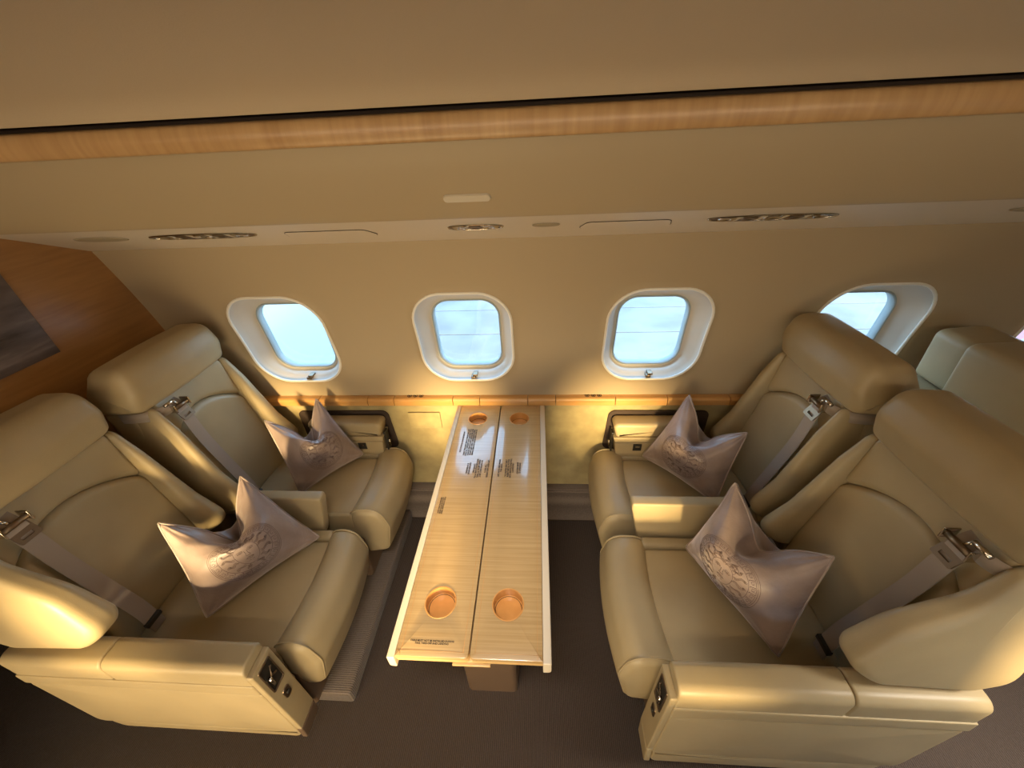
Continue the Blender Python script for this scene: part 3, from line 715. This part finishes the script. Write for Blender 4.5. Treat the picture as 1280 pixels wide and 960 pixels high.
    for b, l, z in path: V += [(F0 - s * b, c + l - hwid, z), (F0 - s * b, c + l + hwid, z), (F0 - s * (b + 0.002), c + l + hwid, z), (F0 - s * (b + 0.002), c + l - hwid, z)]
    F = []
    for i in range(len(path) - 1):
        for q in range(4): F.append((i * 4 + q, i * 4 + (q + 1) % 4, (i + 1) * 4 + (q + 1) % 4, (i + 1) * 4 + q))
    F += [(0, 1, 2, 3), tuple((len(path) - 1) * 4 + q for q in (3, 2, 1, 0))]
    belt = obj('webbing', V, F, STRAP, bt); sharp(belt, 40)
    def lb(b0, b1, l0, l1, z0, z1, m, nm, r=0.002):
        V, F = bx(b0, b1, l0, l1, z0, z1, r); obj(nm, [(F0 - s * v[0], c + v[1], v[2]) for v in V], F, m, bt)
    lb(0.456, 0.470, lt - 0.019, lt + 0.031, 0.488, 0.503, BLACKP, 'belt_keeper')
    lb(0.462, 0.466, lt - 0.014, lt + 0.028, 0.452, 0.490, STRAP, 'lower_webbing', 0.001)
    # buckle: tongue plate with slot, roller bar, anchor
    zc = 0.905
    P = roundpoly([(lt - 0.022, zc), (lt + 0.026, zc), (lt + 0.026, zc + 0.045), (lt - 0.022, zc + 0.045)], 0.004, 4)
    H = roundpoly([(lt - 0.012, zc + 0.008), (lt + 0.014, zc + 0.008), (lt + 0.014, zc + 0.016), (lt - 0.012, zc + 0.016)], 0.002, 3)
    V, F = plate(P, [H], 0.0, 0.003, 0.0)
    sharp(obj('buckle_plate', [(F0 - s * (0.536 + 0.5 * (v[1] - zc) - v[2]), c + v[0], v[1]) for v in V], F, BRONZE, bt))
    V, F = tube([(F0 - s * 0.546, c + lt - 0.026, zc + 0.050), (F0 - s * 0.546, c + lt + 0.030, zc + 0.050)], 0.0075, 12); obj('roller_bar', V, F, BRONZE, bt)
    for q in (-0.028, 0.030):
        lb(0.534, 0.566, lt + q - 0.002, lt + q + 0.002, zc + 0.038, zc + 0.066, CHROME, 'buckle_side', 0.001)
    V, F = tube([(F0 - s * 0.548, c + lt - 0.045, zc + 0.078), (F0 - s * 0.548, c + lt - 0.010, zc + 0.078)], 0.006, 10); obj('belt_guide', V, F, CHROME, bt)
    V, F = tube([(F0 - s * 0.549, c + lt + 0.001, zc + 0.050), (F0 - s * 0.549, c + lt - 0.012, zc + 0.078)], 0.0035, 8); obj('link', V, F, CHROME, bt)
    # strap over the shoulder bolster
    V = []
    pth = smoothcurve([(0.552, lt - 0.020, zc + 0.062), (0.560, lt - 0.050, zc + 0.060), (0.590, lt - 0.085, zc + 0.062), (0.66, lt - 0.10, zc + 0.066)], 5)
    for b, l, z in pth: V += [(F0 - s * b, c + l, z - 0.018), (F0 - s * (b - 0.002), c + l, z - 0.018), (F0 - s * (b - 0.002), c + l, z + 0.018), (F0 - s * b, c + l, z + 0.018)]
    F = [(i * 4 + q, i * 4 + (q + 1) % 4, (i + 1) * 4 + (q + 1) % 4, (i + 1) * 4 + q) for i in range(len(pth) - 1) for q in range(4)]
    obj('webbing', V, F, STRAP, bt)
    return root
def thing_part(name, parent):
    o = bpy.data.objects.new(name, None); C.objects.link(o); o.parent = parent; return o

seat('leather_seat', 'beige leather seat at near left with long aisle armrest and lever panel', -0.72, 1, 0.655, 'aisle', -0.080, 'beige club seats around the table')
seat('leather_seat', 'beige leather seat beside the leftmost window against the wood bulkhead', -0.69, 1, 1.11, 'window', -0.105, 'beige club seats around the table')
seat('leather_seat', 'beige leather seat at near right, its long aisle armrest partly in shade', 0.31, -1, 0.655, 'aisle', -0.105, 'beige club seats around the table')
seat('leather_seat', 'beige leather seat at right next to the window wall, below the rightmost window', 0.315, -1, 1.11, 'window', -0.100, 'beige club seats around the table')

# back of the next row's seat
r5 = thing('leather_seat', 'back of the next row seat behind the right pair, headrest in two blocks', 'seat', (1.50, 1.05, 0))
def add5(nm, P, y0, y1, r, m=LEATHER, bulge=0.004):
    V, F = puff(densify(P, 0.02), y0, y1, r, bulge, 5, 4, 4); return obj(nm, [(v[0], v[2], v[1]) for v in V], F, m, r5)
add5('headrest_wing', roundpoly([(1.350, 0.905), (1.53, 0.905), (1.52, 1.10), (1.340, 1.085)], [0.02, 0.03, 0.05, 0.03], 6), 1.120, 1.265, 0.022)
add5('headrest', roundpoly([(1.315, 0.905), (1.53, 0.905), (1.52, 1.115), (1.300, 1.105)], [0.02, 0.03, 0.05, 0.03], 6), 0.80, 1.118, 0.018)
add5('back_shell', roundpoly([(1.27, 0.15), (1.42, 0.15), (1.44, 0.900), (1.25, 0.900)], [0.02, 0.02, 0.03, 0.025], 6), 0.80, 1.275, 0.025)
add5('back_cushion', roundpoly([(1.425, 0.45), (1.58, 0.45), (1.50, 0.89), (1.445, 0.89)], 0.03, 5), 0.84, 1.24, 0.025)
add5('seat_cushion', roundpoly([(1.40, 0.20), (2.0, 0.20), (2.0, 0.46), (1.40, 0.46)], 0.05, 5), 0.84, 1.24, 0.025)
add5('seat_base', roundpoly([(1.40, 0.0), (1.90, 0.0), (1.90, 0.22), (1.40, 0.22)], 0.02, 4), 0.90, 1.20, 0.02, LEATHER_D)

# carpeted seat platform on the left
V, F = bx(-1.30, -0.665, 0.49, 1.278, 0.0, 0.075, 0.012)
struct(obj('floor_platform', V, F, CARPET2))

# ------------------------------------------------------------------ pillows
def emblem_lines():
    rnd = random.Random(5); L = []
    def circ_(r, a0=0, a1=2 * PI, n=72, cx=0, cy=0, sy=1): return [(cx + r * math.cos(a0 + (a1 - a0) * k / n), cy + sy * r * math.sin(a0 + (a1 - a0) * k / n)) for k in range(n + 1)]
    L += [circ_(1.0), circ_(0.96), circ_(0.76)]
    n = 24                                                     # Greek key border
    for k in range(n):
        a = 2 * PI * k / n; w = 2 * PI / n; r0, r1 = 0.79, 0.93; h = r1 - r0
        key = [(0.05, 0), (0.05, 1), (0.85, 1), (0.85, 0.3), (0.42, 0.3), (0.42, 0.65), (0.62, 0.65)]
        L.append([((r0 + h * t[1]) * math.cos(a + w * t[0]), (r0 + h * t[1]) * math.sin(a + w * t[0])) for t in key])
        L.append([((r0) * math.cos(a + w * t), (r0) * math.sin(a + w * t)) for t in (0.05 - 0.2, 0.05)])
    fx, fy, rx, ry = 0.0, -0.08, 0.34, 0.47                    # face
    L.append([(fx + rx * math.cos(t) * (1 - 0.12 * max(0, -math.sin(t))), fy + ry * math.sin(t)) for t in [2 * PI * k / 40 for k in range(41)]])
    for sg in (-1, 1):
        e = lambda a, b: (fx + sg * a * 1.28, fy + b * 1.28)
        L.append([e(0.05, 0.09), e(0.10, 0.125), e(0.16, 0.115), e(0.20, 0.08)])
        L.append([e(0.06, 0.06), e(0.10, 0.085), e(0.15, 0.08), e(0.185, 0.05), e(0.14, 0.035), e(0.09, 0.04), e(0.06, 0.06)])
        L.append([(p[0] + fx + sg * 0.156, p[1] + fy + 0.077) for p in circ_(0.020, n=8)])
        L.append([e(0.03, 0.06), e(0.028, -0.04), e(0.055, -0.085), e(0.03, -0.10), e(0.0, -0.095)])
        L.append([e(0.0, -0.155), e(0.03, -0.145), e(0.09, -0.175), e(0.03, -0.205), e(0.0, -0.20)])
        L.append([e(0.02, -0.26), e(0.06, -0.25)])
        L.append([e(0.10, -0.37), e(0.11, -0.46), e(0.17, -0.52)])
        L.append([e(0.02, 0.30), e(0.10, 0.42), e(0.22, 0.40), e(0.28, 0.28), e(0.24, 0.18)])
        # wings over the brow
        for q in range(3): L.append([e(0.03 + 0.05 * q, 0.37 + 0.03 * q), e(0.09 + 0.06 * q, 0.50 + 0.01 * q), e(0.20 + 0.06 * q, 0.50 - 0.05 * q), e(0.18 + 0.05 * q, 0.40 - 0.04 * q)])
    L.append([(fx - 0.115, fy - 0.224), (fx, fy - 0.217), (fx + 0.115, fy - 0.224)])
    # wavy locks around the face, each ending in a curl
    for k in range(15):
        a = -PI / 2 + 0.30 + (2 * PI - 0.60) * k / 14; ph = rnd.uniform(0, 6.28); cv = 1 if k % 2 else -1
        far = 0.64 + 0.06 * rnd.random()
        def pos(t, off):
            ang = a + cv * 0.22 * math.sin(t * 5.2 + 0.4) * (0.3 + t) + off / (0.25 + 0.5 * t)
            r0x, r0y = fx + rx * 1.02 * math.cos(a), fy + ry * 1.02 * math.sin(a)
            r1x, r1y = far * math.cos(a), far * math.sin(a)
            x, y = r0x + (r1x - r0x) * t, r0y + (r1y - r0y) * t
            w = cv * 0.045 * math.sin(t * 6.3) + off
            return (x - w * math.sin(a), y + w * math.cos(a))
        for off in (-0.034, 0.0, 0.034): L.append([pos(t / 10, off) for t in range(1 if off else 0, 11)])
        e = pos(1.0, 0.0)
        L.append([(e[0] + 0.052 * (1 - t / 16) * math.cos(a + cv * t * 0.7), e[1] + 0.052 * (1 - t / 16) * math.sin(a + cv * t * 0.7)) for t in range(14)])
    return L
EMB = emblem_lines()
def pillow(label, BLc, BRc, TLc, TRc, chop, T=0.095, seed=1, detail=True, u0=0.0, emb_r=0.37, back_off=0.0):
    BL_, BR_, TL_, TR_ = map(Vector, (BLc, BRc, TLc, TRc))
    base = (BL_ + BR_) / 2; base.z = min(BL_.z, BR_.z)
    root = thing('throw_pillow', label, 'pillow', tuple(base), 'mauve velvet pillows')
    Nn = (BR_ - BL_).cross((TL_ + TR_) / 2 - (BL_ + BR_) / 2).normalized()
    if Nn.dot(Vector((0, 0, 1.7)) - base) < 0: Nn = -Nn
    UP = ((TL_ + TR_) / 2 - (BL_ + BR_) / 2); H = UP.length; UPn = UP.normalized()
    UU = (BR_ - BL_).normalized()
    rnd = random.Random(seed); ph = [rnd.uniform(0, 6.28) for _ in range(8)]
    def ss(a, b, x): t = max(0, min(1, (x - a) / (b - a))); return t * t * (3 - 2 * t)
    def P(u, v, sgn, off=0.0):
        """u,v in [-1,1]"""
        cr = 1 - 0.035 * abs(u * v) ** 5; u *= cr; v *= cr
        # sides curve inward between the corners
        su = 1 - 0.085 * (1 - v * v); sv = 1 - 0.07 * (1 - u * u)
        a = 0.5 + 0.5 * u * su; b = 0.5 + 0.5 * v * sv
        p = BL_.lerp(BR_, a).lerp(TL_.lerp(TR_, a), b)
        t = T * (max(0, 1 - abs(u) ** 2.6) ** 0.66) * (max(0, 1 - abs(v) ** 2.6) ** 0.66)
        g0 = max(0, 1.08 - math.sqrt((u - u0) ** 2 + 0.012) * 1.06); g = g0 * ss(0.1, 1.0, v)
        lip = g0 * (0.50 * ss(-0.2, 0.75, v) + 0.62 * ss(0.45, 1.0, v))
        t *= (1 + 0.25 * math.exp(-((v + 0.1) / 0.5) ** 2))
        p = p - UPn * (chop * H * lip)
        # ears lean in toward the chop, belly swells in front
        q = ss(0.0, 1.0, v) * math.exp(-((abs(u) - 0.55) / 0.35) ** 2)
        p = p - UU * ((0.05 * H) * q * (1 if u > 0 else -1)) + Nn * ((0.022 if sgn > 0 else -0.012) * math.exp(-((v - 0.25) / 0.4) ** 2) * math.exp(-(u / 0.5) ** 2) - 0.010 * g)
        w = 0.0026 * (math.sin(7 * u + 3 * v + ph[0]) + math.sin(5 * v - 6 * u + ph[1])) * max(0, 1 - u * u) ** .5 * max(0, 1 - v * v) ** .5
        # tension creases running from the corners
        for (cu, cv, kk) in ((1, -1, 2), (-1, -1, 3), (1, 1, 4), (-1, 1, 5)):
            du, dv = cu - u, cv - v; rr = math.hypot(du, dv); an = math.atan2(dv * cv, du * cu)
            w += 0.0030 * math.exp(-(rr / 0.55) ** 2) * math.sin(an * 11 + ph[kk]) * min(1, rr / 0.2)
        lo = 0.35 if sgn < 0 else 1.0
        return p + Nn * (sgn * (t * (0.8 if sgn < 0 else 1.0) + w * lo * min(1, t / 0.01)) + sgn * off)
    n = 60
    def g(i): x = -1 + 2 * i / n; return math.sin(x * PI / 2) * 0.35 + x * 0.65
    for sgn, nm in ((1, 'front_cover'), (-1, 'back_cover')):
        V = [tuple(P(g(i), g(j), sgn)) for j in range(n + 1) for i in range(n + 1)]
        F = [(j * (n + 1) + i, j * (n + 1) + i + 1, (j + 1) * (n + 1) + i + 1, (j + 1) * (n + 1) + i) for j in range(n) for i in range(n)]
        o = obj(nm, V, F, VELVET, root)
        if sgn > 0: front = o
    per = [P(g(i), -1, 1) for i in range(n)] + [P(1, g(j), 1) for j in range(n)] + [P(g(n - i), 1, 1) for i in range(n)] + [P(-1, g(n - j), 1) for j in range(n)]
    V, F = tube(per, 0.0030, 6, True); obj('piping', V, F, PIPING, root)
    # medallion stitched on the front
    asp = H / (BR_ - BL_).length
    parts = []
    for Ln in EMB:
        pts = []
        for k in range(len(Ln) - 1):
            m = max(1, int(math.hypot(Ln[k + 1][0] - Ln[k][0], Ln[k + 1][1] - Ln[k][1]) / 0.045))
            for j in range(m): pts.append((Ln[k][0] + (Ln[k + 1][0] - Ln[k][0]) * j / m, Ln[k][1] + (Ln[k + 1][1] - Ln[k][1]) * j / m))
        pts.append(Ln[-1])
        parts.append(tube([P(u0 + x * emb_r * 1.7, -0.12 + y * emb_r * 1.7, 1, 0.0002) for x, y in pts], 0.00065, 3))
    V, F = join(*parts); obj('medallion', V, F, THREAD, front)
    return root
pillow('mauve velvet pillow with stitched face medallion on the near left seat', (-1.030, 0.535, 0.478), (-0.800, 0.835, 0.478), (-1.135, 0.662, 0.790), (-0.985, 0.850, 0.80), 0.50, seed=3)
pillow('mauve velvet pillow leaning on the seat beside the leftmost window', (-0.985, 1.02, 0.478), (-0.800, 1.262, 0.482), (-1.095, 1.135, 0.795), (-0.940, 1.285, 0.80), 0.46, T=0.080, seed=8)
pillow('mauve velvet pillow with stitched face medallion on the near right seat', (0.500, 0.825, 0.478), (0.648, 0.490, 0.478), (0.592, 0.845, 0.800), (0.745, 0.600, 0.790), 0.36, seed=5)
pillow('mauve velvet pillow leaning on the far right seat by the window wall', (0.450, 1.265, 0.482), (0.675, 1.005, 0.478), (0.598, 1.290, 0.81), (0.735, 1.060, 0.80), 0.38, T=0.080, seed=12)

# ------------------------------------------------------------------ outside
apron = bpy.data.objects.new('floor_apron', None); C.objects.link(apron); struct(apron); apron.location = (0, 8, -1.7)
ys = [1.8, 4.2, 6.75, 7.95, 11, 15, 20, 30]
first = None
for j in range(len(ys) - 1):
    for i in range(-2, 2):
        x0 = i * 12.2 + 4.2; o_ = 0.012
        V, F = bx(x0 + o_, x0 + 12.2 - o_, ys[j] + o_, ys[j + 1] - o_, -1.75, -1.6); obj('concrete_slab', V, F, CONCRETE, apron, smooth=False)
V, F = bx(-60, 60, -60, 60, -1.80, -1.74); struct(obj('floor_ground', V, F, CONCRETE, smooth=False))
wing = thing('aircraft_wing', 'pale aircraft wing outside the leftmost window', 'wing', (-4, 4, -0.5))
P = [(-3.6, 1.9), (-1.55, 1.9), (-3.3, 12), (-5.2, 12)]
V, F = plate([(-6.0, 1.75), (-1.75, 1.75), (-4.6, 13), (-6.6, 13)], [], -0.55, -0.42, 0.04); obj('wing_skin', V, F, WINGM, wing, smooth=False)
V, F = bx(-3.9, -3.2, 3.2, 3.34, -0.418, -0.40, 0.005); obj('access_hatch', V, F, BEZEL, wing)
V, F = plate([(4.3, 4.55), (9.5, 6.9), (9.5, 7.15), (4.3, 4.75)], [], -1.598, -1.59); tag(obj('painted_line', V, F, PINK, smooth=False), 'faded pink line painted on the concrete outside the rightmost window', 'line')
